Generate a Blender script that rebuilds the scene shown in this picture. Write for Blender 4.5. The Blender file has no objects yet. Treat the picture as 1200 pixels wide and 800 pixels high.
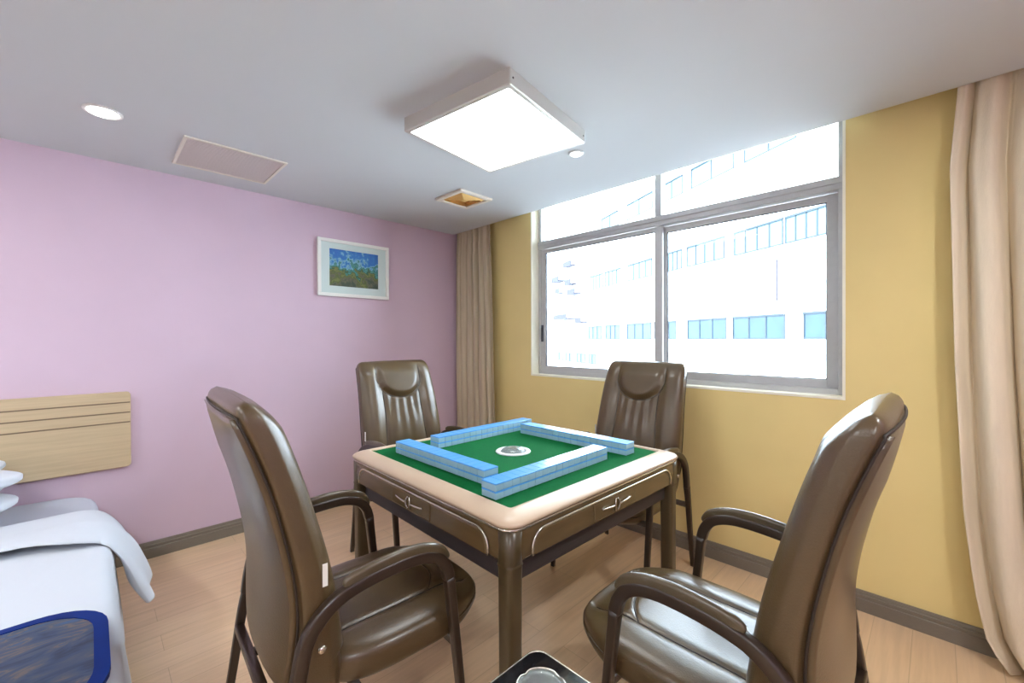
import bpy, bmesh, math, random
from mathutils import Vector, Matrix, noise
random.seed(7)
PI = math.pi
SC = bpy.context.scene
COL = SC.collection

# ------------------------------------------------------------------ camera
YAW, PITCH, ROLL, FPX = .7882, -.0049, -.0032, 495.13
fwd = Vector((-math.sin(YAW)*math.cos(PITCH), math.cos(YAW)*math.cos(PITCH), math.sin(PITCH)))
rgt = Vector((math.cos(YAW), math.sin(YAW), 0))
upv = rgt.cross(fwd)
r2 = rgt*math.cos(ROLL) + upv*math.sin(ROLL)
u2 = -rgt*math.sin(ROLL) + upv*math.cos(ROLL)
cd = bpy.data.cameras.new('camera')
cd.sensor_width = 36.0
cd.lens = 36.0*FPX/1200
cd.clip_start = .02
cam = bpy.data.objects.new('camera', cd)
M3 = Matrix((r2, u2, -fwd)).transposed()
cam.matrix_world = Matrix.Translation((3.3242, -2.608, 1.3)) @ M3.to_4x4()
COL.objects.link(cam)
SC.camera = cam

# ------------------------------------------------------------------ light and exposure
SC.view_settings.view_transform = 'Standard'
SC.view_settings.look = 'None'
SC.view_settings.gamma = 1
SC.view_settings.use_curve_mapping = False
SC.view_settings.exposure = 0.38
SC.cycles.use_denoising = True
SC.cycles.max_bounces = 10
SC.cycles.diffuse_bounces = 6
SC.cycles.sample_clamp_indirect = 6
w = bpy.data.worlds.new('sky'); SC.world = w; w.use_nodes = True
bg = w.node_tree.nodes['Background']
bg.inputs[0].default_value = (.70, .86, 1, 1)
bg.inputs[1].default_value = 12
SUN_E, PANEL_E, DOWN_E, BACK_W = 19.0, 7.5, 12.0, 15.0

sd = bpy.data.lights.new('sun', 'SUN'); sd.energy = SUN_E; sd.angle = .02; sd.color = (.97, .985, 1)
so = bpy.data.objects.new('sun', sd); COL.objects.link(so)
so.rotation_euler = Vector((.30, .75, -.62)).to_track_quat('-Z', 'Y').to_euler()
# daylight portal in the window opening
pl = bpy.data.lights.new('window_portal', 'AREA'); pl.shape = 'RECTANGLE'; pl.size = 2.1; pl.size_y = 1.42
pl.cycles.is_portal = True
po = bpy.data.objects.new('window_portal', pl); COL.objects.link(po)
po.location = (1.98, .14, 1.71); po.rotation_euler = (-PI/2, 0, 0)
# added fill lamps under the ceiling, out of view, to brighten the room
for i, (x, y) in enumerate([(.9, -3.9), (2.6, -3.7), (3.9, -3.2), (3.9, -1.3)]):
    a = bpy.data.lights.new('room_fill_light', 'AREA'); a.shape = 'DISK'; a.size = .16; a.energy = BACK_W
    a.color = (.93, .97, 1)
    o = bpy.data.objects.new('room_fill_light', a); COL.objects.link(o); o.location = (x, y, 2.30)

# ------------------------------------------------------------------ materials
def lin(c):
    return tuple((v/255/12.92 if v/255 <= .04045 else ((v/255+.055)/1.055)**2.4) for v in c)
MATS = {}
def mat(name, rgb, rough=.5, metal=0, spec=.5, noise_amt=0, nscale=8, bump=0, bscale=60, coat=0, sheen=0, stretch=None, srgb=True):
    m = bpy.data.materials.new(name); m.use_nodes = True
    nt = m.node_tree; b = nt.nodes['Principled BSDF']
    c = lin(rgb) if srgb else rgb
    b.inputs['Base Color'].default_value = (*c, 1)
    b.inputs['Roughness'].default_value = rough
    b.inputs['Metallic'].default_value = metal
    b.inputs['Specular IOR Level'].default_value = spec
    b.inputs['Coat Weight'].default_value = coat
    b.inputs['Coat Roughness'].default_value = .18
    b.inputs['Sheen Weight'].default_value = sheen
    tc = nt.nodes.new('ShaderNodeTexCoord')
    vec = tc.outputs['Object']
    if stretch:
        mp = nt.nodes.new('ShaderNodeMapping'); mp.inputs['Scale'].default_value = stretch
        nt.links.new(vec, mp.inputs[0]); vec = mp.outputs[0]
    if noise_amt:
        n = nt.nodes.new('ShaderNodeTexNoise'); n.inputs['Scale'].default_value = nscale; n.inputs['Detail'].default_value = 5
        nt.links.new(vec, n.inputs['Vector'])
        r = nt.nodes.new('ShaderNodeValToRGB')
        r.color_ramp.elements[0].position = .3; r.color_ramp.elements[1].position = .7
        r.color_ramp.elements[0].color = (*[v*(1-noise_amt) for v in c], 1)
        r.color_ramp.elements[1].color = (*[min(1, v*(1+noise_amt)) for v in c], 1)
        nt.links.new(n.outputs['Fac'], r.inputs[0]); nt.links.new(r.outputs[0], b.inputs['Base Color'])
    if bump:
        n2 = nt.nodes.new('ShaderNodeTexNoise'); n2.inputs['Scale'].default_value = bscale; n2.inputs['Detail'].default_value = 4
        nt.links.new(vec, n2.inputs['Vector'])
        bp = nt.nodes.new('ShaderNodeBump'); bp.inputs['Strength'].default_value = bump; bp.inputs['Distance'].default_value = .01
        nt.links.new(n2.outputs['Fac'], bp.inputs['Height']); nt.links.new(bp.outputs[0], b.inputs['Normal'])
    MATS[name] = m
    return m
def emit(name, rgb, s):
    m = bpy.data.materials.new(name); m.use_nodes = True
    b = m.node_tree.nodes['Principled BSDF']
    b.inputs['Base Color'].default_value = (.8, .8, .8, 1)
    b.inputs['Emission Color'].default_value = (*rgb, 1); b.inputs['Emission Strength'].default_value = s
    return m

M_pink = mat('pink_wall_paint', (207, 183, 198), .75, spec=.3, noise_amt=.02, nscale=3, bump=.03, bscale=180)
M_yellow = mat('yellow_wall_paint', (228, 206, 142), .7, spec=.3, noise_amt=.03, nscale=2.5, bump=.03, bscale=180)
M_ceil = mat('ceiling_paint', (202, 205, 207), .8, spec=.2, noise_amt=.01, nscale=2)
M_pocketshade = mat('pocket_lid_shade_brown', (96, 78, 60), .8)  # dark brown stands in for the shadow inside the curtain pocket
M_white = mat('white_wall_paint', (222, 220, 216), .8)
M_reveal = mat('window_reveal_paint', (240, 236, 216), .6)
M_base = mat('baseboard_laminate', (122, 113, 100), .45, noise_amt=.08, nscale=20, stretch=(3, 3, 30))
M_alu = mat('window_aluminium', (184, 184, 184), .38, metal=.2, noise_amt=.03, nscale=30)
M_seal = mat('window_gasket', (60, 62, 70), .7)
M_leather = mat('brown_leather', (84, 67, 42), .30, spec=.55, noise_amt=.08, nscale=14, bump=.10, bscale=260, coat=.25)
M_leather2 = mat('brown_leather_pad', (80, 68, 48), .28, spec=.6, bump=.08, bscale=240, coat=.25)
M_frame = mat('brown_lacquered_steel', (50, 37, 27), .32, spec=.5, coat=.2)
M_pipe = mat('dark_seam_thread', (44, 34, 26), .6)
M_felt = mat('green_felt', (6, 90, 44), .95, spec=.1, noise_amt=.10, nscale=60, bump=.2, bscale=500)
M_rim = mat('champagne_table_rim', (196, 172, 146), .3, spec=.5, coat=.12, noise_amt=.02)
M_apron = mat('bronze_table_lacquer', (96, 77, 50), .27, spec=.55, coat=.3, noise_amt=.10, nscale=6, stretch=(1, 1, 6))
M_tleg = mat('dark_bronze_leg', (72, 59, 36), .35, spec=.5, coat=.2)
M_under = mat('dark_table_underside', (58, 50, 50), .6)
M_silver = mat('polished_silver_trim', (206, 200, 186), .22, metal=.9)
M_tile = mat('ivory_tile_body', (150, 188, 208), .25, coat=.4)
M_tileblue = mat('blue_tile_back', (78, 160, 226), .28, coat=.5)
M_tileline = mat('tile_dark_band', (30, 80, 150), .4)
M_black = mat('black_glass_top', (18, 20, 24), .08, coat=.5)
M_blackleg = mat('black_steel', (26, 26, 28), .35)
M_linen = mat('white_bed_linen', (204, 209, 216), .9, spec=.2, sheen=.1, bump=.35, bscale=9)
M_mattress = mat('pale_mattress_cover', (186, 190, 202), .9, spec=.2, bump=.1, bscale=30)
M_blueband = mat('royal_blue_satin', (2, 40, 112), .6, spec=.15, noise_amt=.12, nscale=10)
M_curtain = mat('beige_curtain_fabric', (190, 175, 148), .85, spec=.2, sheen=.15, noise_amt=.06, nscale=30, bump=.2, bscale=400, stretch=(1, 1, .12))
M_curtain2 = mat('light_beige_curtain_fabric', (222, 208, 182), .85, spec=.2, sheen=.15, noise_amt=.06, nscale=26, bump=.2, bscale=400, stretch=(1, 1, .15))
M_wood = mat('light_maple_veneer', (194, 172, 138), .5, noise_amt=.07, nscale=9, stretch=(1, .5, 9))
M_groove = mat('headboard_groove', (116, 98, 78), .8)
M_plastic = mat('white_plastic', (232, 232, 230), .4)
M_lampframe = mat('lamp_frame_aluminium', (214, 212, 206), .4, metal=.5)
M_vent = mat('beige_pink_grille', (214, 202, 198), .6)
M_ventl = mat('cream_vent_frame', (222, 214, 200), .5)
M_orange = mat('amber_vent_louvre', (232, 188, 110), .5)
M_picframe = mat('white_picture_frame', (238, 238, 232), .4)
M_mat = mat('pale_green_picture_mount', (206, 220, 216), .7)
M_facade = mat('white_building_render', (236, 236, 238), .9, spec=.1, noise_amt=.01)
M_winlow = mat('cyan_building_window', (24, 46, 60), .35, noise_amt=.35, nscale=1.6, stretch=(1, 1, .6))
M_winmid = mat('pale_building_window', (68, 88, 96), .35, noise_amt=.1, nscale=1.5)
M_winframe = mat('building_window_frame', (24, 34, 42), .5)
M_balc = mat('grey_balcony_slab', (40, 38, 50), .8)
M_tag = mat('white_care_tag', (236, 236, 230), .6)

def floor_mat():
    m = bpy.data.materials.new('oak_laminate_floor'); m.use_nodes = True
    nt = m.node_tree; b = nt.nodes['Principled BSDF']
    tc = nt.nodes.new('ShaderNodeTexCoord')
    br = nt.nodes.new('ShaderNodeTexBrick')
    br.inputs['Scale'].default_value = 1; br.inputs['Brick Width'].default_value = 1.2; br.inputs['Row Height'].default_value = .13
    br.inputs['Mortar Size'].default_value = .0016; br.inputs['Mortar Smooth'].default_value = .3
    br.offset = .37
    br.inputs['Color1'].default_value = (*lin((226, 194, 156)), 1)
    br.inputs['Color2'].default_value = (*lin((221, 188, 149)), 1)
    br.inputs['Mortar'].default_value = (*lin((200, 168, 132)), 1)
    m0 = nt.nodes.new('ShaderNodeMapping'); m0.inputs['Rotation'].default_value = (0, 0, PI/2)
    nt.links.new(tc.outputs['Object'], m0.inputs[0]); nt.links.new(m0.outputs[0], br.inputs['Vector'])
    mp = nt.nodes.new('ShaderNodeMapping'); mp.inputs['Scale'].default_value = (22, 1.4, 1)
    nt.links.new(tc.outputs['Object'], mp.inputs[0])
    n = nt.nodes.new('ShaderNodeTexNoise'); n.inputs['Scale'].default_value = 2.2; n.inputs['Detail'].default_value = 6
    nt.links.new(mp.outputs[0], n.inputs['Vector'])
    mx = nt.nodes.new('ShaderNodeMixRGB'); mx.blend_type = 'MULTIPLY'; mx.inputs[0].default_value = .5
    r = nt.nodes.new('ShaderNodeValToRGB'); r.color_ramp.elements[0].position = .35; r.color_ramp.elements[1].position = .65
    r.color_ramp.elements[0].color = (.78, .76, .74, 1); r.color_ramp.elements[1].color = (1, 1, 1, 1)
    nt.links.new(n.outputs['Fac'], r.inputs[0])
    nt.links.new(br.outputs['Color'], mx.inputs[1]); nt.links.new(r.outputs[0], mx.inputs[2])
    nt.links.new(mx.outputs[0], b.inputs['Base Color'])
    b.inputs['Roughness'].default_value = .3; b.inputs['Specular IOR Level'].default_value = .7
    return m
M_floor = floor_mat()

def glass_mat():
    m = bpy.data.materials.new('window_glass'); m.use_nodes = True
    nt = m.node_tree; nt.nodes.remove(nt.nodes['Principled BSDF'])
    out = nt.nodes['Material Output']
    t = nt.nodes.new('ShaderNodeBsdfTransparent'); t.inputs[0].default_value = (.95, .98, .99, 1)
    g = nt.nodes.new('ShaderNodeBsdfGlossy'); g.inputs['Roughness'].default_value = .02
    fr = nt.nodes.new('ShaderNodeFresnel'); fr.inputs[0].default_value = 1.3
    mx = nt.nodes.new('ShaderNodeMixShader')
    nt.links.new(fr.outputs[0], mx.inputs[0]); nt.links.new(t.outputs[0], mx.inputs[1]); nt.links.new(g.outputs[0], mx.inputs[2])
    nt.links.new(mx.outputs[0], out.inputs[0])
    return m
M_glass = glass_mat()
def clear_mat():
    m = mat('clear_moulded_glass', (235, 245, 240), .04, spec=.6)
    b = m.node_tree.nodes['Principled BSDF']; b.inputs['Transmission Weight'].default_value = .85; b.inputs['IOR'].default_value = 1.45
    return m
M_clear = clear_mat()

def runner_mat():
    m = bpy.data.materials.new('blue_gold_brocade'); m.use_nodes = True
    nt = m.node_tree; b = nt.nodes['Principled BSDF']
    tc = nt.nodes.new('ShaderNodeTexCoord')
    mp = nt.nodes.new('ShaderNodeMapping'); mp.inputs['Scale'].default_value = (6, 2.2, 1); mp.inputs['Rotation'].default_value = (0, 0, .5)
    nt.links.new(tc.outputs['Object'], mp.inputs[0])
    n = nt.nodes.new('ShaderNodeTexNoise'); n.inputs['Scale'].default_value = 2.2; n.inputs['Detail'].default_value = 4; n.inputs['Distortion'].default_value = 2.2
    nt.links.new(mp.outputs[0], n.inputs['Vector'])
    r = nt.nodes.new('ShaderNodeValToRGB'); cr = r.color_ramp
    cr.elements[0].position = .32; cr.elements[0].color = (*lin((30, 42, 66)), 1)
    cr.elements[1].position = .72; cr.elements[1].color = (*lin((44, 84, 126)), 1)
    for p, c in ((.45, (44, 66, 96)), (.52, (66, 76, 92)), (.56, (104, 92, 86)), (.60, (60, 74, 96))):
        e = cr.elements.new(p); e.color = (*lin(c), 1)
    nt.links.new(n.outputs['Fac'], r.inputs[0]); nt.links.new(r.outputs[0], b.inputs['Base Color'])
    b.inputs['Roughness'].default_value = .55
    return m
M_runner = runner_mat()

def art_mat():
    # landscape print: blue sky, pale water, dark green trees, olive shrubs
    m = bpy.data.materials.new('landscape_print'); m.use_nodes = True
    nt = m.node_tree; b = nt.nodes['Principled BSDF']; L = nt.links.new
    tc = nt.nodes.new('ShaderNodeTexCoord'); sp = nt.nodes.new('ShaderNodeSeparateXYZ'); L(tc.outputs['Object'], sp.inputs[0])
    n = nt.nodes.new('ShaderNodeTexNoise'); n.inputs['Scale'].default_value = 34; n.inputs['Detail'].default_value = 8; L(tc.outputs['Object'], n.inputs['Vector'])
    n2 = nt.nodes.new('ShaderNodeTexNoise'); n2.inputs['Scale'].default_value = 9; n2.inputs['Detail'].default_value = 3; L(tc.outputs['Object'], n2.inputs['Vector'])
    def mth(op, a, bb):
        q = nt.nodes.new('ShaderNodeMath'); q.operation = op
        for i, v in enumerate((a, bb)):
            if isinstance(v, (int, float)): q.inputs[i].default_value = v
            else: L(v, q.inputs[i])
        return q.outputs[0]
    h = mth('ADD', mth('MULTIPLY', sp.outputs['Z'], 3.4), .5)
    h = mth('ADD', h, mth('MULTIPLY', mth('SUBTRACT', n.outputs['Fac'], .5), .9))
    h = mth('ADD', h, mth('MULTIPLY', mth('SUBTRACT', n2.outputs['Fac'], .5), .8))
    r = nt.nodes.new('ShaderNodeValToRGB'); cr = r.color_ramp
    cr.elements[0].position = 0; cr.elements[0].color = (*lin((70, 82, 66)), 1)
    cr.elements[1].position = 1; cr.elements[1].color = (*lin((52, 108, 180)), 1)
    for p, c in ((.14, (104, 104, 84)), (.26, (84, 98, 52)), (.36, (120, 124, 74)), (.46, (44, 84, 60)), (.54, (90, 150, 140)), (.62, (36, 100, 96)), (.70, (130, 182, 200)), (.82, (56, 120, 184))):
        e = cr.elements.new(p); e.color = (*lin(c), 1)
    L(h, r.inputs[0]); L(r.outputs[0], b.inputs['Base Color']); b.inputs['Roughness'].default_value = .25
    return m
M_art = art_mat()

# ------------------------------------------------------------------ helpers
def link(name, me, m, parent=None, smooth=False):
    o = bpy.data.objects.new(name, me); COL.objects.link(o)
    if m is not None:
        for k in (m if isinstance(m, (list, tuple)) else [m]): me.materials.append(k)
    if parent is not None: o.parent = parent
    if smooth:
        for p in me.polygons: p.use_smooth = True
    return o
def obj(name, bm, m, parent=None, smooth=False):
    bmesh.ops.recalc_face_normals(bm, faces=bm.faces)
    me = bpy.data.meshes.new(name); bm.to_mesh(me); bm.free()
    return link(name, me, m, parent, smooth)
def tag(o, label=None, cat=None, group=None, kind=None):
    if label: o['label'] = label
    if cat: o['category'] = cat
    if group: o['group'] = group
    if kind: o['kind'] = kind
    return o
def thing(name, label, cat, loc=(0, 0, 0), rz=0, group=None, kind=None):
    o = bpy.data.objects.new(name, None); COL.objects.link(o); o.location = loc; o.rotation_euler = (0, 0, rz)
    o.empty_display_size = .05
    return tag(o, label, cat, group, kind)
def bx(bm, x0, x1, y0, y1, z0, z1, bev=0, seg=2):
    r = bmesh.ops.create_cube(bm, size=1)
    vs = r['verts']
    for v in vs:
        v.co = Vector((x0+(v.co.x+.5)*(x1-x0), y0+(v.co.y+.5)*(y1-y0), z0+(v.co.z+.5)*(z1-z0)))
    if bev:
        es = list({e for v in vs for e in v.link_edges})
        bmesh.ops.bevel(bm, geom=es, offset=bev, segments=seg, affect='EDGES', profile=.5)
    return bm
def box(*a, **k):
    return bx(bmesh.new(), *a, **k)
def sweep(bm, pts, sec, up=Vector((0, 0, 1)), closed=False, scales=None, cap=True):
    """sweep 2-D section (list of (a,b)) along pts; a runs along side vector, b along the in-plane normal"""
    pts = [Vector(p) for p in pts]; n = len(pts); rings = []
    for i, p in enumerate(pts):
        a = pts[(i-1) % n] if (closed or i > 0) else p
        b = pts[(i+1) % n] if (closed or i < n-1) else p
        t = (b-a).normalized(); side = t.cross(up)
        if side.length < 1e-4: side = t.cross(Vector((1, 0, 0)))
        side.normalize(); nn = side.cross(t)
        s = scales[i] if scales else 1
        sx, sy = s if isinstance(s, tuple) else (s, s)
        rings.append([bm.verts.new(p+side*x*sx+nn*y*sy) for x, y in sec])
    m = len(sec)
    for i in range(n if closed else n-1):
        A, B = rings[i], rings[(i+1) % n]
        for j in range(m):
            bm.faces.new((A[j], A[(j+1) % m], B[(j+1) % m], B[j]))
    if cap and not closed:
        bm.faces.new(rings[0]); bm.faces.new(rings[-1][::-1])
    return bm
def circ(r, n=10): return [(r*math.cos(2*PI*i/n), r*math.sin(2*PI*i/n)) for i in range(n)]
def rsec(a, b, r, n=4):
    o = []
    for cx, cy, a0 in ((a-r, b-r, 0), (-a+r, b-r, PI/2), (-a+r, -b+r, PI), (a-r, -b+r, 1.5*PI)):
        for k in range(n+1):
            t = a0+k*PI/2/n; o.append((cx+r*math.cos(t), cy+r*math.sin(t)))
    return o
def tube(pts, r, n=10, **k): return sweep(bmesh.new(), pts, circ(r, n), **k)
def catmull(P, n=8):
    P = [Vector(p) for p in P]; out = []
    for i in range(len(P)-1):
        p0 = P[max(i-1, 0)]; p1 = P[i]; p2 = P[i+1]; p3 = P[min(i+2, len(P)-1)]
        for k in range(n):
            t = k/n
            out.append(.5*((2*p1)+(p2-p0)*t+(2*p0-5*p1+4*p2-p3)*t*t+(3*p1-p0-3*p2+p3)*t**3))
    out.append(P[-1]); return out
def lathe(bm, prof, n=40, c=(0, 0, 0)):
    c = Vector(c); rings = []
    for r, z in prof:
        rings.append([bm.verts.new(c+Vector((r*math.cos(2*PI*i/n), r*math.sin(2*PI*i/n), z))) for i in range(n)] if r > 1e-6 else [bm.verts.new(c+Vector((0, 0, z)))])
    for A, B in zip(rings, rings[1:]):
        for i in range(n):
            j = (i+1) % n
            if len(A) == 1 and len(B) == 1: continue
            if len(A) == 1: bm.faces.new((A[0], B[i], B[j]))
            elif len(B) == 1: bm.faces.new((A[i], A[j], B[0]))
            else: bm.faces.new((A[i], A[j], B[j], B[i]))
    return bm
def loft(bm, loops, cap0=True, cap1=True, close=False):
    R = [[bm.verts.new(p) for p in L] for L in loops]
    n = len(R[0])
    prs = list(zip(R, R[1:]))+([(R[-1], R[0])] if close else [])
    for A, B in prs:
        for i in range(n):
            bm.faces.new((A[i], A[(i+1) % n], B[(i+1) % n], B[i]))
    if not close:
        if cap0: bm.faces.new(R[0][::-1])
        if cap1: bm.faces.new(R[-1])
    return bm
def rrect(h, z, r, n=8, cx=0, cy=0, h2=None):
    h2 = h if h2 is None else h2
    return [(cx+x, cy+y, z) for x, y in rsec(h, h2, r, n)]
def superbox(hx, hy, hz, n=5, res=14, disp=None, c=(0, 0, 0)):
    """rounded box from a cube grid, p-norm n; disp(x,y,z,nx)->offset Vector"""
    bm = bmesh.new(); bmesh.ops.create_cube(bm, size=2)
    bmesh.ops.subdivide_edges(bm, edges=bm.edges, cuts=res, use_grid_fill=True)
    for v in bm.verts:
        p = v.co; q = (abs(p.x)**n+abs(p.y)**n+abs(p.z)**n)**(1/n); p = p/q
        v.co = Vector((p.x*hx, p.y*hy, p.z*hz))
        if disp: v.co = v.co+disp(v.co.copy(), p)
        v.co = v.co+Vector(c)
    return bm
def smooth01(a, b, x):
    t = max(0, min(1, (x-a)/(b-a))); return t*t*(3-2*t)
def interp(T, x):
    if x <= T[0][0]: return T[0][1]
    for (a, va), (b, vb) in zip(T, T[1:]):
        if x <= b: 
            t = (x-a)/(b-a); return va+(vb-va)*t
    return T[-1][1]
def dup(root, loc, rz, label):
    r = root.copy(); COL.objects.link(r); r.location = loc; r.rotation_euler = (0, 0, rz); r['label'] = label
    for ch in list(root.children):
        c = ch.copy(); COL.objects.link(c); c.parent = r
        for g in list(ch.children):
            d = g.copy(); COL.objects.link(d); d.parent = c
    return r

# ------------------------------------------------------------------ room shell
HC = 2.3216; RX = 4.4; RY = -4.7; HT = 2.62
def struct(name, bm, m, parent=None, smooth=False):
    o = obj(name, bm, m, parent, smooth)
    if parent is None: o['kind'] = 'structure'
    return o
struct('floor', box(-.2, RX+.2, RY-.2, .25, -.12, 0), M_floor)
struct('wall_left', box(-.2, 0, RY-.2, .25, 0, HT+.1), M_pink)
struct('wall_right', box(RX, RX+.2, RY-.2, .25, 0, HT+.1), M_pink)
struct('wall_back', box(0, RX, RY-.2, RY, 0, HT+.1), M_white)
WX0, WX1, WZ0, WZ1 = .93, 3.01, .998, 2.45
b = bmesh.new()
bx(b, 0, WX0, 0, .22, 0, HT+.1); bx(b, WX1, RX, 0, .22, 0, HT+.1); bx(b, WX0, WX1, 0, .22, 0, WZ0); bx(b, WX0, WX1, 0, .22, WZ1, HT+.1)
struct('wall_front', b, M_yellow)
b = bmesh.new()
bx(b, 0, RX, RY, -.10, HC, HT+.1); 
struct('ceiling', b, M_ceil)
struct('trim_1', box(0, RX, -.10, 0, 2.462, HT+.1), M_pocketshade)     # lid of the curtain pocket
# reveal lining
b = bmesh.new()
bx(b, WX0, WX0+.012, -.004, .20, WZ0, WZ1); bx(b, WX1-.012, WX1, -.004, .20, WZ0, WZ1); bx(b, WX0+.012, WX1-.012, -.004, .20, WZ0, WZ0+.014)
struct('trim_2', b, M_reveal)
def baseprof(bm, p0, p1, nrm):
    prof = [(0, 0), (.016, 0), (.016, .058), (.012, .061), (.012, .066), (.0145, .069), (.0145, .078), (.010, .081), (.010, .087), (.008, .0965), (0, .0967)]
    A = [bm.verts.new(Vector(p0)+Vector(nrm)*a+Vector((0, 0, z))) for a, z in prof]
    B = [bm.verts.new(Vector(p1)+Vector(nrm)*a+Vector((0, 0, z))) for a, z in prof]
    n = len(prof)
    for i in range(n): bm.faces.new((A[i], A[(i+1) % n], B[(i+1) % n], B[i]))
    bm.faces.new(A); bm.faces.new(B[::-1]); return bm
struct('baseboard_left', baseprof(bmesh.new(), (0, RY, 0), (0, 0, 0), (1, 0, 0)), M_base)
struct('baseboard_front', baseprof(bmesh.new(), (.016, 0, 0), (RX, 0, 0), (0, -1, 0)), M_base)
struct('baseboard_right', baseprof(bmesh.new(), (RX, RY, 0), (RX, -.016, 0), (-1, 0, 0)), M_base)

# window
win = thing('window_1', 'wide aluminium sliding window with fixed panes above, in the yellow wall', 'window', (0, 0, 0), kind='structure')
FY = .08
b = bmesh.new()
x0, x1, z0, z1 = WX0+.012, WX1-.012, WZ0+.014, WZ1
bx(b, x0, x0+.028, FY, FY+.09, z0, z1, .003); bx(b, x1-.028, x1, FY, FY+.09, z0, z1, .003)
bx(b, x0+.028, x1-.028, FY, FY+.09, z0, z0+.028)
obj('window_frame', b, M_alu, win)
b = bmesh.new()
bx(b, x0, x1, FY-.004, FY+.094, 2.055, 2.122, .003); bx(b, x0, x1, FY-.010, FY-.002, 2.085, 2.120, .003)
obj('transom', b, M_alu, win)
obj('upper_mullion', box(1.985, 2.03, FY, FY+.06, 2.122, z1, bev=.003), M_alu, win)
for i, (a, c) in enumerate(((x0+.028, 1.985), (2.03, x1-.028))):
    obj('upper_pane', box(a, c, FY+.03, FY+.036, 2.122, z1), M_glass, win)
def sash(xa, xb, y, fr=.042):
    b = bmesh.new()
    za, zb = z0+.022, 2.052
    bx(b, xa, xa+fr+.012, y, y+.026, za, zb, .003); bx(b, xb-fr-.012, xb, y, y+.026, za, zb, .003)
    bx(b, xa+fr+.010, xb-fr-.010, y+.001, y+.025, za+.001, za+fr, .002); bx(b, xa+fr+.010, xb-fr-.010, y+.001, y+.025, zb-fr+.012, zb-.001, .002)
    s = obj('sash', b, M_alu, win)
    b = bmesh.new()
    i0, i1, j0, j1 = xa+fr+.012, xb-fr-.012, za+fr, zb-fr+.012
    bx(b, i0, i0+.004, y+.008, y+.018, j0, j1); bx(b, i1-.004, i1, y+.008, y+.018, j0, j1)
    bx(b, i0, i1, y+.008, y+.018, j0, j0+.004); bx(b, i0, i1, y+.008, y+.018, j1-.004, j1)
    obj('gasket', b, M_seal, s)
    obj('glass_pane', box(i0, i1, y+.010, y+.015, j0, j1), M_glass, s)
    return s
sash(x0+.018, 2.035, FY+.005)
sash(1.985, x1-.02, FY+.045, .05)
b = bmesh.new(); bx(b, x0+.034, x0+.046, FY-.012, FY+.006, 1.30, 1.40, .003); bx(b, x0+.030, x0+.05, FY-.004, FY+.006, 1.28, 1.42, .002)
obj('latch', b, M_seal, win)

# ------------------------------------------------------------------ curtains
def curtain(name, label, xl, xr, yc, amp, folds, ztop, m, seed, edge=None, bell=None):
    """xl,xr,yc,amp: functions of z"""
    random.seed(seed)
    NU, NV = 260, 46
    ph = [random.uniform(0, 6.28) for _ in range(6)]
    bm = bmesh.new(); rows = []
    for j in range(NV+1):
        z = .012+(ztop-.012)*j/NV; row = []
        a, c = xl(z), xr(z)
        for i in range(NU+1):
            u = i/NU
            s = u+.02*math.sin(3*2*PI*u+ph[0]+z*.5)+.012*math.sin(7*2*PI*u+ph[1])
            p = s*folds*2*PI
            f = math.sin(p+.35*math.sin(z*1.3+ph[2]))
            f = math.copysign(abs(f)**.75, f)
            f2 = .35*math.sin(2.3*p+ph[3]+z*.9)*(0.5+.5*math.sin(z*1.7+ph[4]))
            x = a+(c-a)*u+.012*math.cos(p)*min(1, u*8, (1-u)*8)
            y = yc(z)+amp(z)*(f+f2)
            row.append(bm.verts.new((x, min(y, -.020), z)))
        rows.append(row)
    for A, B in zip(rows, rows[1:]):
        for i in range(NU): bm.faces.new((A[i], A[i+1], B[i+1], B[i]))
    o = obj(name, bm, m, None, True)
    md = o.modifiers.new('solid', 'SOLIDIFY'); md.thickness = .002
    return tag(o, label, 'curtain')
curtain('curtain', 'beige fabric curtain gathered in the corner between pink and yellow walls',
        lambda z: .022, lambda z: .60-.10*(z/2.3)**2+.0, lambda z: -.075-.03*(1-abs(z-1.0)/1.6 if z < 2.2 else 0), lambda z: .020 if z > 2.1 else .026, 6.5, 2.5, M_curtain, 3)
curtain('curtain', 'wide light beige curtain hanging at the right edge beside the yellow wall',
        lambda z: interp([(0, 3.53), (.1, 3.465), (.3, 3.43), (.6, 3.40), (1.2, 3.375), (2.0, 3.36), (2.35, 3.385)], z), lambda z: 4.34,
        lambda z: interp([(0, -.12), (1.5, -.10), (2.3, -.06)], z), lambda z: interp([(0, .05), (1.5, .045), (2.15, .03), (2.3, .022)], z), 7.5, 2.5, M_curtain2, 11)

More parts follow.
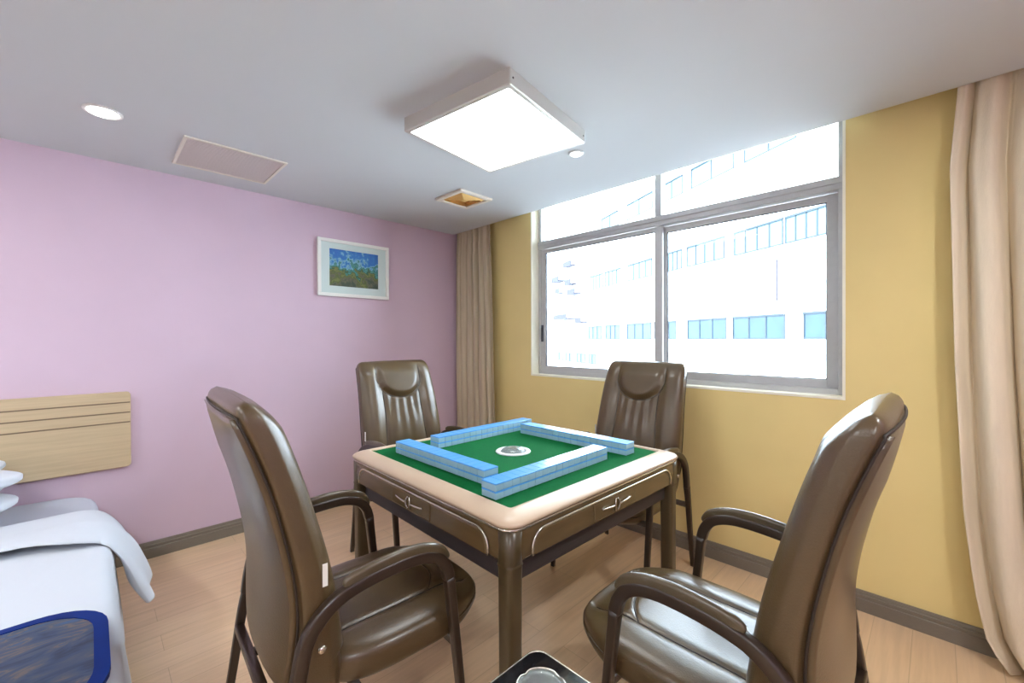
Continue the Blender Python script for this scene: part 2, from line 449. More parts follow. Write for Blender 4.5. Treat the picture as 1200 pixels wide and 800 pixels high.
# ------------------------------------------------------------------ ceiling fittings
t = thing('ceiling_light', 'large square lit panel lamp on the ceiling above the mahjong table', 'ceiling light', (1.849, -1.235, HC), math.radians(8.3))
S = .306
b = bmesh.new()
loft(b, [[(x, y, z) for x, y in rsec(h, h, .006, 2)] for h, z in ((S, 0), (S, -.060), (S-.004, -.064), (S-.020, -.064), (S-.020, -.058), (S-.020, -.004), (S-.03, 0))], cap0=False, cap1=False)
obj('lamp_frame', b, M_lampframe, t)
obj('diffuser', box(-S+.020, S-.020, -S+.020, S-.020, -.060, -.052), emit('panel_lamp_glow', (.94, .98, 1), PANEL_E), t)
for sx, sy in ((1, 1), (1, -1), (-1, 1), (-1, -1)):
    obj('frame_screw', box(sx*S-.003, sx*S+.003, sy*(S-.02)-.003, sy*(S-.02)+.003, -.036, -.030, bev=.001), M_under, t)
def downlight(x, y, label, r=.062):
    t = thing('downlight', label, 'ceiling light', (x, y, HC))
    obj('trim_ring', lathe(bmesh.new(), [(r-.008, 0), (r+.006, 0), (r+.006, -.004), (r, -.007), (r-.008, -.006), (r-.008, 0)]), M_plastic, t, True)
    obj('lamp_lens', lathe(bmesh.new(), [(0, -.012), (r*.4, -.011), (r*.75, -.008), (r-.007, -.003), (r-.007, 0)]), emit('downlight_glow', (1, .99, .96), DOWN_E), t, True)
downlight(.70, -2.567, 'small round lit downlight in the ceiling above the bed')
downlight(1.925, -.715, 'small round lit downlight peeking out behind the square panel lamp', .036)
# access grille
t = thing('air_vent', 'flat rectangular pinkish beige grille on ceiling close to pink wall', 'vent', (.464, -2.04, HC))
b = bmesh.new()
X, Y = .225, .238
for a in ((-X, -X+.016, -Y, Y), (X-.016, X, -Y, Y), (-X+.016, X-.016, -Y, -Y+.016), (-X+.016, X-.016, Y-.016, Y)):
    bx(b, a[0], a[1], a[2], a[3], -.009, 0, .002)
obj('grille_frame', b, M_ventl, t)
b = bmesh.new()
bx(b, -X+.016, X-.016, -Y+.016, Y-.016, -.004, 0)
for k in range(26):
    x = -X+.024+k*.0162
    q = bmesh.ops.create_cube(b, size=1)['verts']
    mm = Matrix.Translation((x, 0, -.0055)) @ Matrix.Rotation(.15, 4, 'Y') @ Matrix.Diagonal((.014, 2*Y-.034, .0016, 1))
    for v in q: v.co = mm @ v.co
obj('louvre', b, M_vent, t)
# square amber vent
t = thing('ceiling_vent', 'small square cream ceiling vent with amber louvres beyond the panel lamp', 'vent', (.905, -.69, HC), math.radians(1))
b = bmesh.new(); h = .148
loft(b, [[(x, y, z) for x, y in rsec(a, a, .004, 1)] for a, z in ((h, 0), (h, -.012), (h-.006, -.016), (h-.028, -.016), (h-.034, -.010), (h-.036, -.002), (h-.036, 0))], cap0=False, cap1=False)
obj('vent_frame', b, M_ventl, t)
b = bmesh.new()
for k, a in enumerate((.110, .085, .060, .036)):
    z = -.006-.0
    loft(b, [[(x, y, zz) for x, y in rsec(q, q, .002, 1)] for q, zz in ((a, -.002), (a-.019, -.018), (a-.021, -.018), (a-.003, -.002))], close=True)
bx(b, -.016, .016, -.016, .016, -.018, -.015)
obj('louvre', b, M_orange, t)
obj('back_plate', box(-.112, .112, -.112, .112, -.003, 0), M_orange, t)

# ------------------------------------------------------------------ picture and headboard
pc = thing('framed_picture', 'white framed landscape picture with blue sky on the pink wall', 'picture', (0, -1.10, 1.862))
def ringbox(bm, hy, hz, wdt, x0, x1, bev=.003):
    bx(bm, x0, x1, -hy, hy, hz-wdt, hz, bev); bx(bm, x0, x1, -hy, hy, -hz, -hz+wdt, bev)
    bx(bm, x0, x1, -hy, -hy+wdt, -hz+wdt, hz-wdt, bev); bx(bm, x0, x1, hy-wdt, hy, -hz+wdt, hz-wdt, bev); return bm
obj('frame', ringbox(bmesh.new(), .294, .222, .026, .002, .026), M_picframe, pc)
b = bmesh.new()
bx(b, .004, .013, -.268, .268, .149, .196); bx(b, .004, .013, -.268, .268, -.196, -.139)
bx(b, .004, .013, -.268, -.202, -.139, .149); bx(b, .004, .013, .202, .268, -.139, .149)
obj('mount', b, M_mat, pc)
obj('print', box(.004, .010, -.204, .204, -.142, .151), M_art, pc)
hb = thing('headboard', 'light wood headboard panel with three grooves mounted on the pink wall', 'headboard', (0, -3.25, .79))
b = bmesh.new()
def rpoly(hy, hz, r, x):
    return [(x, a, c) for a, c in rsec(hy, hz, r, 5)]
loft(b, [rpoly(.80, .216, .02, .004), rpoly(.80, .216, .02, .028), rpoly(.797, .213, .02, .031)])
obj('panel', b, M_wood, hb)
for z in (.945, .888, .832):
    obj('groove', box(.0305, .0318, -.796, .797, z-.79-.0035, z-.79+.0035), M_groove, hb)

# ------------------------------------------------------------------ bed
bed = thing('bed', 'low bed with white linen and pale mattress below the wooden headboard', 'bed', (0, -3.22, 0))
YE = .61      # half width towards the camera (world y = -2.61)
b = bmesh.new(); bx(b, .06, 2.0, -.58, .56, .03, .20, .01)
for sx in (.15, 1.9):
    for sy in (-.5, .5): bx(b, sx-.03, sx+.03, sy-.03, sy+.03, 0, .03)
obj('bed_base', b, M_under, bed)
def mdisp(c, p):
    return Vector((0, 0, .003*noise.noise(Vector((c.x*3, c.y*3, 0)))*(1 if p.z > 0 else 0)))
mt = superbox(1.0, YE+.025, .140, 10, 24, mdisp, (1.035, 0, .347))
obj('mattress', mt, M_mattress, bed, True)
def duvet_body():
    # cross section from far side to camera side then down to the hem
    bm = bmesh.new(); rows = []
    NX = 60
    sec = [(-.72, .30), (-.69, .46), (-.66, .502)]+[(-.64+1.24*i/24, .507) for i in range(25)]+[(.625, .506), (.645, .499), (.660, .480), (.668, .44), (.672, .38), (.676, .32), (.682, .25), (.687, .18), (.690, .10), (.691, .06)]
    for i in range(NX+1):
        x = .80+(2.10-.80)*i/NX; row = []
        for k, (y, z) in enumerate(sec):
            s = max(0, (.48-z)/.42) if y > .6 else 0
            wv = .012*s*math.sin(x*9+.6)+.008*s*math.sin(x*21)
            h = .006*noise.noise(Vector((x*2.2, y*2.5, 1)))*(1-smooth01(1.4, 1.55, x))+.002*noise.noise(Vector((x*8, y*8, 3)))
            row.append(bm.verts.new((x, y+wv+(h if s else 0), z+(h if not s else 0)*(1))))
        rows.append(row)
    for A, B in zip(rows, rows[1:]):
        for k in range(len(sec)-1): bm.faces.new((A[k], A[k+1], B[k+1], B[k]))
    return bm
dv = obj('duvet', duvet_body(), M_linen, None, True); dv.location = (0, -3.22, 0)
dv.modifiers.new('s', 'SOLIDIFY').thickness = .006
tag(dv, 'white duvet spread over the bed, its side hanging to the floor', 'duvet')
def fold_band():
    bm = bmesh.new(); rows = []
    path = catmull([(0, -.73, .38), (0, -.69, .47), (0, -.60, .512), (0, -.2, .512), (0, .2, .512), (0, .50, .512), (0, .59, .507), (0, .645, .482), (0, .685, .43), (0, .712, .37), (0, .735, .30), (0, .768, .225)], 6)
    n = len(path); NXX = 26
    L = []
    for j, p in enumerate(path):
        s = j/(n-1)
        hang = max(0, (.50-p.z)/.285) if p.y > 0 else 0
        xa = .53+.15*hang**1.2; xb = .95+.10*smooth01(.4, .62, p.y)+.0*hang-.0
        row_t, row_b = [], []
        for i in range(NXX+1):
            u = i/NXX; x = xa+(xb-xa)*u
            edge = math.sin(PI*min(1, max(0, u)))**.35
            th = edge*(.017+.028*math.sin(PI*min(1, hang*.93))**.8)
            wv = .006*noise.noise(Vector((x*7, p.y*4, 2)))+.008*math.sin(x*26+p.y*8)*hang
            up = Vector((0, .85*hang, 1-.75*hang)).normalized() if hang else Vector((0, 0, 1))
            rise = .026*smooth01(.72, .84, x)*(1-hang)
            row_t.append(Vector((x, p.y, p.z+rise))+up*(th+wv)); row_b.append(Vector((x, p.y, p.z+rise))-up*(th*.6-wv*.3))
        L.append(row_t+row_b[::-1])
    loft(bm, [[tuple(v) for v in l] for l in L])
    return bm
fb = obj('duvet_fold', fold_band(), M_linen, dv, True)

def pillow(loc, rot, label):
    def d(c, p):
        k = max(abs(p.x), abs(p.y)); e = (abs(p.x)*abs(p.y))
        c2 = Vector((p.x*.11*e*1.2, p.y*.11*e*1.2, -c.z*.66*(max(abs(p.x), abs(p.y))**4)))
        c2.z += .006*noise.noise(Vector((c.x*6, c.y*6, c.z*4)))
        return c2
    bm = superbox(.205, .35, .058, 4, 16, d)
    o = obj('pillow', bm, M_linen, None, True); o.location = loc; o.rotation_euler = rot
    o['group'] = 'pillows at the head of the bed'
    return tag(o, label, 'pillow')
pillow((.375, -3.28, .592), (.035, 0, .20), 'white pillow lying on the bed, lower of the stacked pair')
pillow((.385, -3.27, .708), (-.01, 0, .24), 'white pillow at the left edge, upper of the stacked pair')

# runner: thin cloth across the bed with a rounded corner
def runner_outline(ins):
    x0, x1, y1, r = 1.56+ins, 2.08-ins, .640-ins, .15-ins*.6
    pts = []
    for k in range(9):
        a = PI/2*k/8
        pts.append((x0+r-r*math.cos(a), y1-r+r*math.sin(a)))
    for k in range(9):
        a = PI/2*k/8
        pts.append((x1-r+r*math.sin(a), y1-r+r*math.cos(a)))
    return pts+[(x1, -.60+ins), (x0, -.60+ins)]
def flat_poly(pts, z0, z1):
    bm = bmesh.new(); loft(bm, [[(x, y, z0) for x, y in pts], [(x, y, z1) for x, y in pts]]); return bm
bn = obj('bed_runner', flat_poly(runner_outline(.027), .517, .5265), M_runner); bn.location = (0, -3.22, 0)
tag(bn, 'blue and gold brocade bed runner with dark blue border lying across the white duvet', 'bed runner')
A = runner_outline(0); B = runner_outline(.029)
bm = bmesh.new()
loft(bm, [[(x, y, .515) for x, y in A], [(x, y, .5275) for x, y in A], [(x, y, .5285) for x, y in B], [(x, y, .515) for x, y in B]], close=True)
bb = obj('border', bm, M_blueband, bn); bb['label'] = 'dark blue satin border'

# ------------------------------------------------------------------ mahjong table
TX, TY = 1.959, -1.241
tb = thing('mahjong_table', 'square bronze mahjong table with green felt top and silver trim', 'table', (TX, TY, 0), math.radians(-1.0))
H = .540
b = bmesh.new()
loft(b, [rrect(h, z, r) for h, z, r in ((.467, .755, .008), (.467, .789, .008), (.470, .793, .010), (.478, .7935, .014), (.512, .786, .030), (.529, .780, .042), (H-.003, .774, .05), (H, .769, .052), (H-.003, .763, .05), (H-.012, .760, .045), (.48, .757, .03))], close=True)
obj('table_rim', b, M_rim, tb, True)
obj('felt_surface', flat_poly(rsec(.469, .469, .008, 3), .757, .786), M_felt, tb)
b = bmesh.new()
loft(b, [rrect(h, z, r) for h, z, r in ((H-.02, .760, .04), (H-.008, .758, .048), (H-.006, .754, .05), (H-.008, .750, .048), (H-.02, .748, .04))], close=True)
obj('trim_band', b, M_silver, tb, True)
b = bmesh.new()
loft(b, [rrect(h, z, r) for h, z, r in ((.51, .754, .03), (H-.018, .750, .046), (H-.014, .738, .05), (H-.012, .70, .052), (H-.014, .665, .05), (H-.020, .655, .045), (H-.06, .652, .02))], cap0=False, cap1=True)
obj('apron', b, M_apron, tb, True)
obj('underbody', box(-.492, .492, -.492, .492, .575, .654, bev=.010), M_under, tb)
def side_parts(rz):
    R = Matrix.Rotation(rz, 4, 'Z'); y = -(H-.012)
    def fin(o): o.data.transform(R); return o
    # raised panel and silver outline
    b = bmesh.new(); out = [(-.440, .664)]
    for k in range(9):
        a = PI/2*k/8; out.append((-.440+.055*(1-math.cos(a)), .683+.052*math.sin(a)))
    out += [(-x, z) for x, z in out[::-1]]
    pts = [(x, y-.006, z) for x, z in out]
    sec = circ(.0042, 8)
    # outline path (open at the bottom)
    o = obj('panel_trim', sweep(bmesh.new(), pts, sec, up=Vector((0, 1, 0))), M_silver, tb, True); fin(o)
    inner = [(x*.985, .662+(z-.662)*.93) for x, z in out]
    b = bmesh.new(); loft(b, [[(x, y+.002, z) for x, z in inner], [(x, y-.004, z) for x, z in inner], [(x*.985, y-.007, .664+(z-.664)*.93) for x, z in inner]])
    o = obj('side_panel', b, M_apron, tb); fin(o)
    dr = obj('drawer', box(-.135, .135, y-.011, y+.001, .668, .730, bev=.003), M_apron, tb); fin(dr)
    b = bmesh.new()
    for s in (-1, 1):
        sweep(b, catmull([(s*.016, y-.012, .694), (s*.022, y-.017, .698), (s*.055, y-.018, .700), (s*.092, y-.014, .702)], 4), circ(.0036, 7), up=Vector((0, 1, 0)))
        sweep(b, catmull([(s*.006, y-.013, .676), (s*.013, y-.017, .690), (s*.013, y-.017, .706), (s*.005, y-.013, .720)], 4), circ(.0035, 7), up=Vector((0, 1, 0)))
    hd = obj('handle', b, M_silver, tb, True); hd.parent = dr; fin(hd); hd['label'] = 'silver ornamental handle'
for k in range(4): side_parts(k*PI/2)
for sx in (1, -1):
    for sy in (1, -1):
        b = bmesh.new(); c = H-.012-.032
        loft(b, [rrect(h, z, r, 6, sx*c, sy*c) for h, z, r in ((.024, 0, .012), (.026, .004, .012), (.029, .60, .016), (.030, .640, .016), (.0325, .647, .018), (.031, .650, .02), (.033, .653, .026), (.0335, .748, .028))])
        obj('leg', b, M_tleg, tb, True)
# centre dome with dice
dm = obj('dice_dome_ring', lathe(bmesh.new(), [(.058, .772), (.079, .772), (.081, .775), (.077, .779), (.066, .780), (.060, .777), (.058, .772)]), M_plastic, tb, True)
dm['label'] = 'round white ring in the centre of the green felt'
dm.location = (-.004, .0, .0135)
obj('dice_plate', lathe(bmesh.new(), [(0, .773), (.059, .773), (.059, .770), (0, .770)]), mat('dice_plate_grey', (150, 156, 160), .3, noise_amt=.3, nscale=30), dm)
obj('clear_dome', lathe(bmesh.new(), [(.058, .776), (.052, .784), (.04, .790), (.02, .794), (0, .795), (0, .7935), (.02, .7925), (.04, .7885), (.051, .783), (.0565, .776), (.058, .776)], 36), M_clear, dm, True)
for x, y in ((.015, .01), (-.018, -.008)):
    obj('die', box(x-.008, x+.008, y-.008, y+.008, .7735, .7885, bev=.002), M_plastic, dm)

# tiles: walls of 17 stacks, two layers, laid in a pinwheel
TW, TL, TH = .0382, .070, .0258
b = bmesh.new(); bx(b, -TW/2+.0004, TW/2-.0004, -TL/2, TL/2, 0, TH*.80, .002, 2)
me_body = bpy.data.meshes.new('tile_body'); b.to_mesh(me_body); b.free(); me_body.materials.append(M_tile)
b = bmesh.new(); bx(b, -TW/2+.0002, TW/2-.0002, -TL/2-.0002, TL/2+.0002, TH*.78, TH-.0002, .002, 2)
me_back = bpy.data.meshes.new('tile_back'); b.to_mesh(me_back); b.free(); me_back.materials.append(M_tileblue)
ORD = ['first', 'second', 'third', 'fourth', 'fifth', 'sixth', 'seventh', 'eighth', 'ninth', 'tenth', 'eleventh', 'twelfth', 'thirteenth', 'fourteenth', 'fifteenth', 'sixteenth', 'last']
FZ = .7862
def tile(x, y, z, rz, label, group):
    o = bpy.data.objects.new('mahjong_tile', me_body); COL.objects.link(o); o.location = (x, y, z); o.rotation_euler = (0, 0, rz)
    tag(o, label, 'mahjong tile', group)
    c = bpy.data.objects.new('tile_back', me_back); COL.objects.link(c); c.parent = o
rows = [('near left', 1.586+TW/2, -1.594, 1, 0, 0), ('near right', 2.297, -1.697+TW/2, 0, 1, PI/2),
        ('far left', 1.632, -1.450+TW/2, 0, 1, PI/2), ('far right', 1.712+TW/2, -.908, 1, 0, 0)]
random.seed(4)
for nm, x, y, dx, dy, rz in rows:
    N = 16 if nm == 'near left' else 17
    for k in range(N):
        for lay in (0, 1):
            jx, jy = random.uniform(-.0006, .0006), random.uniform(-.0006, .0006)
            pos = 'last' if k == N-1 else ORD[k]
            lab = '%s blue-backed tile from left in the %s of the %s wall of tiles' % (pos, 'upper layer' if lay else 'lower layer', nm)
            tile(x+dx*k*TW+(jx if dy else 0), y+dy*k*TW+(jy if dx else 0), FZ+.0002+lay*(TH+.0006), rz, lab, 'mahjong tiles in the %s wall' % nm)

# ------------------------------------------------------------------ chairs
def sm(T, z): return sum(interp(T, z+k*.012) for k in range(-4, 5))/9
# local axes: +Y is where the sitter looks; u = distance back from the arm's front bend, y = .27-u
def Y_(u): return .27-u
FRONT = [(.36, .27), (.45, .275), (.55, .29), (.65, .305), (.75, .325), (.85, .352), (.95, .38), (1.05, .412), (1.12, .440), (1.165, .464)]   # z -> u of front face
REAR = [(.36, .40), (.45, .415), (.55, .412), (.65, .407), (.75, .418), (.85, .438), (.95, .462), (1.05, .496), (1.12, .524), (1.165, .546)]
WID = [(.36, .205), (.42, .238), (.50, .257), (.60, .267), (.75, .271), (.90, .265), (1.05, .257), (1.12, .252), (1.17, .246)]
def back_surface(bm):
    loops = []; NZ = 120; NR = 160
    for j in range(NZ+1):
        t = j/NZ; z = .36+(1.160-.36)*t
        e_t = max(0, (z-1.110)/.05); e_b = max(0, (.39-z)/.03)
        k = math.sqrt(max(0.0, 1-min(1, e_t)**2))*math.sqrt(max(.05, 1-min(1, e_b)**2))
        k = max(k, .04)
        f, r_, w_ = sm(FRONT, z), sm(REAR, z), sm(WID, z)
        cy = (f+r_)/2; ht = (r_-f)/2*(.35+.65*k) if e_t or e_b else (r_-f)/2
        ht = (r_-f)/2*k
        ww = w_-.034*(1-k)
        L = []
        for i in range(NR):
            a = 2*PI*i/NR; ca, sa = math.cos(a), math.sin(a); n = 4.2
            q = (abs(ca)**n+abs(sa)**n)**(-1/n)
            x = ww*ca*q; v = sa*q   # v=+1 front, -1 rear
            d = 0
            if v > .5:
                wgt = smooth01(.5, .95, v)*k
                ax = abs(x)
                # U-shaped headrest
                xin = .155; zc = 1.06
                if ax < xin: zu = zc-.125*math.sqrt(max(0, 1-(ax/xin)**2.4))
                else: zu = 9
                inside = z > zu
                if z >= zc: dist = abs(ax-xin)
                else:
                    rr = math.hypot(ax/xin, (z-zc)/.125); dist = abs(rr-1)*.135
                if inside: d += .022*smooth01(0, .045, dist)
                d -= .008*math.exp(-(dist/.006)**2)
                # centre panel seams and pleats
                if z <= zu and z > .50:
                    xs = .128+.02*smooth01(.9, .5, z)
                    ds = abs(ax-xs)
                    d -= .007*math.exp(-(ds/.006)**2)
                    if ax < xs:
                        fade = smooth01(.55, .93, z)
                        d += .0022*fade*math.sin(x*120/(1+.9*(.95-z))+1.5*z)*smooth01(0, .03, xs-ax)
                        d += .008*smooth01(0, .05, xs-ax)*math.sin(PI*min(1, max(0, (z-.5)/.4)))
                    else: d += .010*smooth01(0, .05, ax-xs)
                if ax > .15: d += .007*smooth01(.15, .19, ax)
                d *= wgt*(1-.8*smooth01(1.08, 1.14, z))
            y = Y_(cy) + v*ht + d
            L.append((x, y, z+.004*(1-(x/.25)**2)*smooth01(1.0, 1.17, z)))
        loops.append(L)
    loft(bm, loops)
    return bm
def rear_panel(bm):
    loops = []; N = 40
    for j in range(31):
        t = j/30; z = .40+(1.122-.40)*t
        r_ = sm(REAR, z); w_ = sm(WID, z)-.012
        w_ *= (.55+.45*math.sqrt(min(1, t/.3)*(2-min(1, t/.3)))) if t < .3 else 1
        w_ *= 1-.05*max(0, (t-.9)/.1)**2
        kk = min(1, t/.08, (1-t)/.16)
        L = []
        for i in range(N+1):
            u = -1+2*i/N
            bulge = .026*(1-abs(u)**3.5)*math.sqrt(max(0, kk))
            L.append((w_*u, Y_(r_)-.001-bulge, z))
        for i in range(N, -1, -1):
            u = -1+2*i/N; L.append((w_*u*.97, Y_(r_)+.022, z))
        loops.append(L)
    loft(bm, loops)
    return bm
def piping(bm):
    pts = []
    for s in (1, -1):
        side = []
        for j in range(40):
            z = .41+(1.119-.41)*j/39
            w_ = sm(WID, z)
            if z < .6: w_ *= (.62+.38*math.sqrt(max(0, (z-.41)/.19)*(2-(z-.41)/.19)))
            side.append((s*(w_-.0075), Y_(sm(REAR, z))+.010, z))
        pts.append(side)
    top = [(-x, Y_(.524)+.002-.010*(1-(x/.2)**2), 1.130+.002*(1-(x/.24)**2)) for x in [(-.21+.42*i/12) for i in range(13)]]
    path = pts[0]+[(x, y, z) for x, y, z in [(.240, Y_(.526)+.012, 1.125)]]+top+[(-.240, Y_(.526)+.012, 1.125)]+pts[1][::-1]
    sweep(bm, path, circ(.0031, 6), up=Vector((0, 1, 0.01)))
    return bm
def seat_mesh():
    def d(c, p):
        o = Vector((0, 0, 0))
        # front narrows a little, waterfall front edge
        o.x = -c.x*.07*smooth01(.10, .25, c.y)
        if p.z > 0:
            w_ = smooth01(.5, .95, p.z)
            ax = abs(c.x); g = 0
            g -= .005*math.exp(-((ax-.135)/.0045)**2)
            yc = .10-.06*math.cos(min(1, ax/.135)*PI/2) + .03
            yc = .155-.07*(ax/.135)**2
            if ax < .135: g -= .005*math.exp(-((c.y-yc)/.0045)**2)
            g += .004*smooth01(.0, .03, abs(ax-.135))*(1 if ax > .135 else .8)
            g -= .030*smooth01(.12, .26, c.y)
            g -= .012*math.exp(-((c.x/.2)**2+((c.y+.05)/.2)**2))
            o.z += g*w_
        else:
            o.z += .022*smooth01(.05, .26, c.y)
        return o
    return superbox(.258, .275, .062, 3.8, 84, d, (0, .207, .434))
from mathutils.bvhtree import BVHTree
def on_surface(o, pts, direction, lift):
    me = o.data; T = BVHTree.FromPolygons([v.co for v in me.vertices], [p.vertices for p in me.polygons])
    d = Vector(direction); out = []
    for p in pts:
        h = T.ray_cast(Vector(p)-d*1.0, d)
        if h[0] is not None: out.append(h[0]-d*lift)
    return out
def seams(o, lines, direction, r=.0021):
    bm = bmesh.new()
    for L in lines:
        P = on_surface(o, L, direction, .0004)
        if len(P) > 2: sweep(bm, P, circ(r, 6), up=Vector(direction))
    return bm
def legpath(s, pts): return [(s*x, y, z) for x, y, z in pts]
def make_chair(label):
    t = thing('armchair', label, 'chair', group='brown leather armchairs around the mahjong table')
    se = obj('seat', seat_mesh(), M_leather, t, True)
    SL = [[(s*.1345*(1-.07*smooth01(.10, .25, y-.207)), y, .4) for y in [(-.03+.47*i/50) for i in range(51)]] for s in (1, -1)]
    SL.append([(x, .207+.155-.07*(x/.135)**2, .4) for x in [(-.13+.26*i/30) for i in range(31)]])
    obj('seat_seam', seams(se, SL, (0, 0, -1), .0024), M_pipe, se, True)
    bk = obj('backrest', back_surface(bmesh.new()), M_leather, t, True)
    BL = []
    for s in (1, -1):
        BL.append([(s*(.128+.02*smooth01(.9, .5, z)), 0, z) for z in [(.52+.455*i/50) for i in range(51)]])
    u = [(.155, 0, 1.13), (.155, 0, 1.09)]
    for i in range(49):
        a = PI*i/48; ca, sa = math.cos(a), math.sin(a); q = (abs(ca)**2.4+abs(sa)**2.4)**(-1/2.4) if abs(ca) < .999 else 1
        x = .155*ca*q; u.append((x, 0, 1.06-.125*math.sqrt(max(0, 1-abs(x/.155)**2.4))))
    u += [(-.155, 0, 1.09), (-.155, 0, 1.13)]
    BL.append(u)
    obj('back_seam', seams(bk, BL, (0, -1, 0)), M_pipe, bk, True)
    obj('rear_panel', rear_panel(bmesh.new()), M_leather, bk, True)
    obj('piping', piping(bmesh.new()), M_pipe, bk, True)
    tg = obj('care_tag', box(.2685, .2705, Y_(.345), Y_(.333), .70, .755), M_tag, bk); tg['label'] = 'small white care tag'
    sec = rsec(.0155, .0135, .006, 3)
    for s in (1, -1):
        X = .285
        fl = catmull([(X, .342, 0), (X, .320, .22), (X, .294, .45), (X-.001, .277, .60)], 6)
        n = len(fl)
        obj('leg', sweep(bmesh.new(), legpath(s, [tuple(p) for p in fl]), sec, up=Vector((0, 1, 0)), scales=[.72+.36*i/(n-1) for i in range(n)]), M_frame, t, True)
        arm = catmull([(X, .277, .598), (X, .264, .638), (X-.001, .232, .673), (X-.001, .170, .691), (X-.001, .08, .690), (X, .00, .680), (X, -.05, .663), (X, -.092, .630), (X, -.118, .590), (X, -.132, .53), (X, -.140, .47)], 6)
        ar = obj('arm', sweep(bmesh.new(), legpath(s, [tuple(p) for p in arm]), sec, up=Vector((1, 0, 0)), scales=[1.08]*len(arm)), M_frame, t, True)
        pad = catmull([(X, .270, .655), (X, .244, .684), (X, .195, .704), (X, .13, .711), (X, .06, .707), (X, 0, .698), (X, -.03, .690)], 6)
        n = len(pad)
        pd = obj('armrest_pad', sweep(bmesh.new(), legpath(s, [tuple(p) for p in pad]), rsec(.021, .011, .010, 4), up=Vector((1, 0, 0)), scales=[min(1, .45+.75*math.sqrt(i/(n-1)*3)) if i < n/2 else min(1, .35+.85*math.sqrt((n-1-i)/(n-1)*4)) for i in range(n)]), M_leather2, ar, True)
        pd['label'] = 'padded leather armrest top'
        rl = catmull([(X, -.139, .475), (X, -.155, .40), (X, -.185, .20), (X, -.222, 0)], 6)
        n = len(rl)
        obj('leg', sweep(bmesh.new(), legpath(s, [tuple(p) for p in rl]), sec, up=Vector((0, 1, 0)), scales=[1.05-.3*i/(n-1) for i in range(n)]), M_frame, t, True)
        q = lathe(bmesh.new(), [(0, .006), (.005, .0055), (.009, .003), (.0105, 0), (.0105, -.004), (0, -.004)], 18)
        q.transform(Matrix.Translation((s*.2645, Y_(.345), .545)) @ Matrix.Rotation(s*PI/2, 4, 'Y'))
        o = obj('bolt', q, M_silver, bk, True); o['label'] = 'chrome bolt head'
    obj('rear_stretcher', sweep(bmesh.new(), [(-.28, -.162, .365), (.28, -.162, .365)], rsec(.013, .013, .004, 2)), M_frame, t, True)
    for s in (1, -1):
        obj('seat_rail', sweep(bmesh.new(), [(s*.12, -.162, .366), (s*.12, .02, .366), (s*.12, .36, .392)], rsec(.012, .010, .004, 2)), M_frame, t, True)
    for yy, zz in ((.30, .395), (.02, .385)):
        obj('cross_bar', sweep(bmesh.new(), [(-.284, yy, zz), (.284, yy, zz)], rsec(.010, .012, .004, 2)), M_frame, t, True)
    return t
ch = make_chair('brown leather armchair in the left foreground beside the bed, seen from behind')
ch.location = (2.008, -2.125, 0); ch.rotation_euler = (0, 0, math.radians(-3))
dup(ch, (3.015, -1.365, 0), PI/2, 'brown leather armchair in right foreground nearest the right curtain')
dup(ch, (1.01, -1.195, 0), -PI/2, 'brown leather armchair on the far left of the table, near the gathered curtain')
dup(ch, (2.055, -.395, 0), PI, 'brown leather armchair directly below the window, on the far right of the table')

# ------------------------------------------------------------------ side table and ashtray
st = thing('side_table', 'small square black side table in the front between two armchairs', 'table', (2.775, -1.975, 0))
b = bmesh.new(); loft(b, [rrect(h, z, r) for h, z, r in ((.178, .484, .03), (.183, .488, .034), (.183, .497, .034), (.181, .500, .033))])
obj('tabletop', b, M_black, st)
b = bmesh.new(); loft(b, [rrect(h, z, r) for h, z, r in ((.182, .483, .034), (.1865, .484, .037), (.187, .4985, .037), (.1855, .5005, .036), (.183, .4995, .034))], close=True)
obj('edge_trim', b, M_silver, st, True)
for sx in (1, -1):
    for sy in (1, -1):
        obj('leg', sweep(bmesh.new(), [(sx*.15, sy*.15, 0), (sx*.145, sy*.145, .25), (sx*.14, sy*.14, .485)], rsec(.012, .012, .003, 2)), M_blackleg, st)
b = bmesh.new(); loft(b, [rrect(h, z, r) for h, z, r in ((.148, .20, .02), (.150, .203, .02), (.150, .212, .02))])
obj('shelf', b, M_black, st)
ash = thing('ashtray', 'round clear glass ashtray on the small black side table', 'ashtray', (2.712, -1.912, .5006))
def ashmesh():
    bm = bmesh.new(); n = 48; loops = []
    for r, z in ((.001, 0), (.045, 0), (.050, .004), (.056, .018), (.0585, .030), (.056, .034), (.051, .032), (.046, .022), (.040, .010), (.034, .007), (.001, .007)):
        L = []
        for i in range(n):
            a = 2*PI*i/n
            zz = z
            if z > .028: zz -= .008*max(0, math.cos(4*a+.4))**8
            L.append((r*math.cos(a), r*math.sin(a), zz))
        loops.append(L)
    return loft(bm, loops)
obj('bowl', ashmesh(), M_clear, ash, True)
b = bmesh.new()
sweep(b, [(.0555*math.cos(2*PI*i/40), .0555*math.sin(2*PI*i/40), .0345-.007*max(0, math.cos(8*PI*i/40+.4))**8) for i in range(40)], circ(.0022, 6), closed=True)
obj('rim', b, M_silver, ash, True)

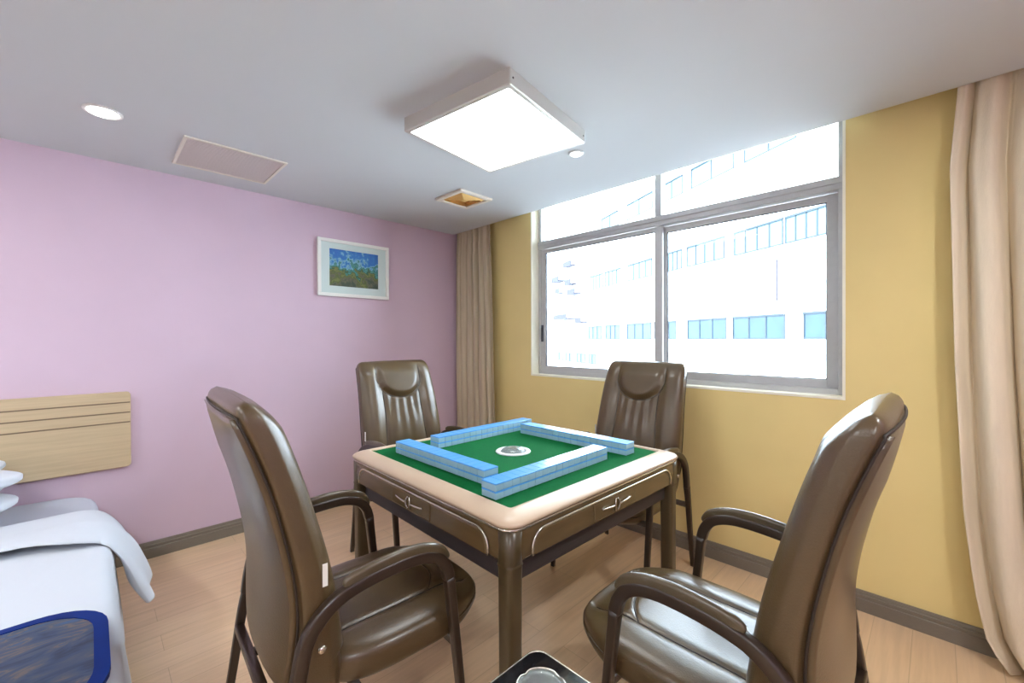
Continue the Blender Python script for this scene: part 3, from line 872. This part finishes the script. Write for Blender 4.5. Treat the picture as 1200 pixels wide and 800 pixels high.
# ------------------------------------------------------------------ building across the street
BP = Vector((-2.877, 22.36, 0)); ANG = math.atan2(-.46927, .88306)   # local +X = away from the vanishing end
bd = thing('apartment_building', 'bright white building with rows of windows seen outside the window', 'building', tuple(BP), ANG)
bd.location.z = -8
Z0 = 8.0
obj('facade_wall', box(-46, 40, 0, 10, 0, 34), M_facade, bd)
def bwin(s0, s1, z0, z1, m, n=3):
    z0 += Z0; z1 += Z0
    b = bmesh.new(); q = .07
    bx(b, s0, s1, -.10, 0, z1-.10, z1); bx(b, s0, s1, -.05, 0, z0, z0+q)
    for k in range(n+1):
        x = s0+(s1-s0-q)*k/n; bx(b, x, x+q, -.06, 0, z0, z1)
    f = obj('window', b, M_winframe, bd)
    obj('pane', box(s0+.03, s1-.03, -.03, 0, z0+.03, z1-.03), m, f)
low = [(-20.1, -17.5), (-16.8, -14.36), (-13.3, -10.0), (-9.6, -7.17), (-6.07, -2.75), (-2.3, 1.02), (1.96, 5.2), (6.1, 9.4)]
for a, c in low: bwin(a, c, 1.27, 2.56, M_winlow)
for a, c in [(-19.8, -17.2), (-16.9, -14.2), (-13.2, -9.9), (-8.5, -6.6), (-6.1, -2.9), (-2.2, .9), (1.0, 3.2)]: bwin(a, c, 6.0, 7.35, M_winmid, 4)
for a, c in [(-17.5, -14.6), (-13.3, -9.8), (-8.8, -6.5), (-5.7, -2.2), (-1.5, 1.6)]: bwin(a, c, 11.0, 12.3, M_winmid, 2)
for a, c in [(-28.6, -26.2), (-25.6, -23.4), (-22.8, -20.8), (-20.2, -18.6)]: bwin(a, c, -1.1, -.1, M_winlow, 2)
for s, z, wd, dp in ((-27.6, 7.7, 2.0, .9), (-24.2, 7.0, 1.5, .8), (-27.0, 6.4, 1.1, .7), (-23.6, 5.9, 1.8, .8), (-26.0, 3.4, 3.4, 1.3), (-21.6, 2.9, 1.3, .8), (-25.0, 9.0, 2.0, .6)):
    b = bmesh.new(); bx(b, s, s+wd, -dp, 0, z+Z0, z+Z0+.12); bx(b, s, s+wd, -dp, -dp+.08, z+Z0+.12, z+Z0+.55)
    obj('balcony', b, M_balc if wd < 3 else M_balc, bd)
b = bmesh.new(); bx(b, -1.5, .45, -.9, 0, 3.5+Z0, 3.62+Z0); bx(b, -1.2, .2, -.75, -.1, 3.62+Z0, 4.2+Z0)
o = obj('ledge', b, M_facade, bd)
obj('drainpipe', tube([(.62, -.12, 3.2+Z0), (.62, -.12, 5.3+Z0)], .05), M_balc, bd)
gr = obj('ground', box(-70, 60, .6, 70, -8.3, -8.0), mat('street_paving', (150, 150, 150), .9)); gr['kind'] = 'structure'
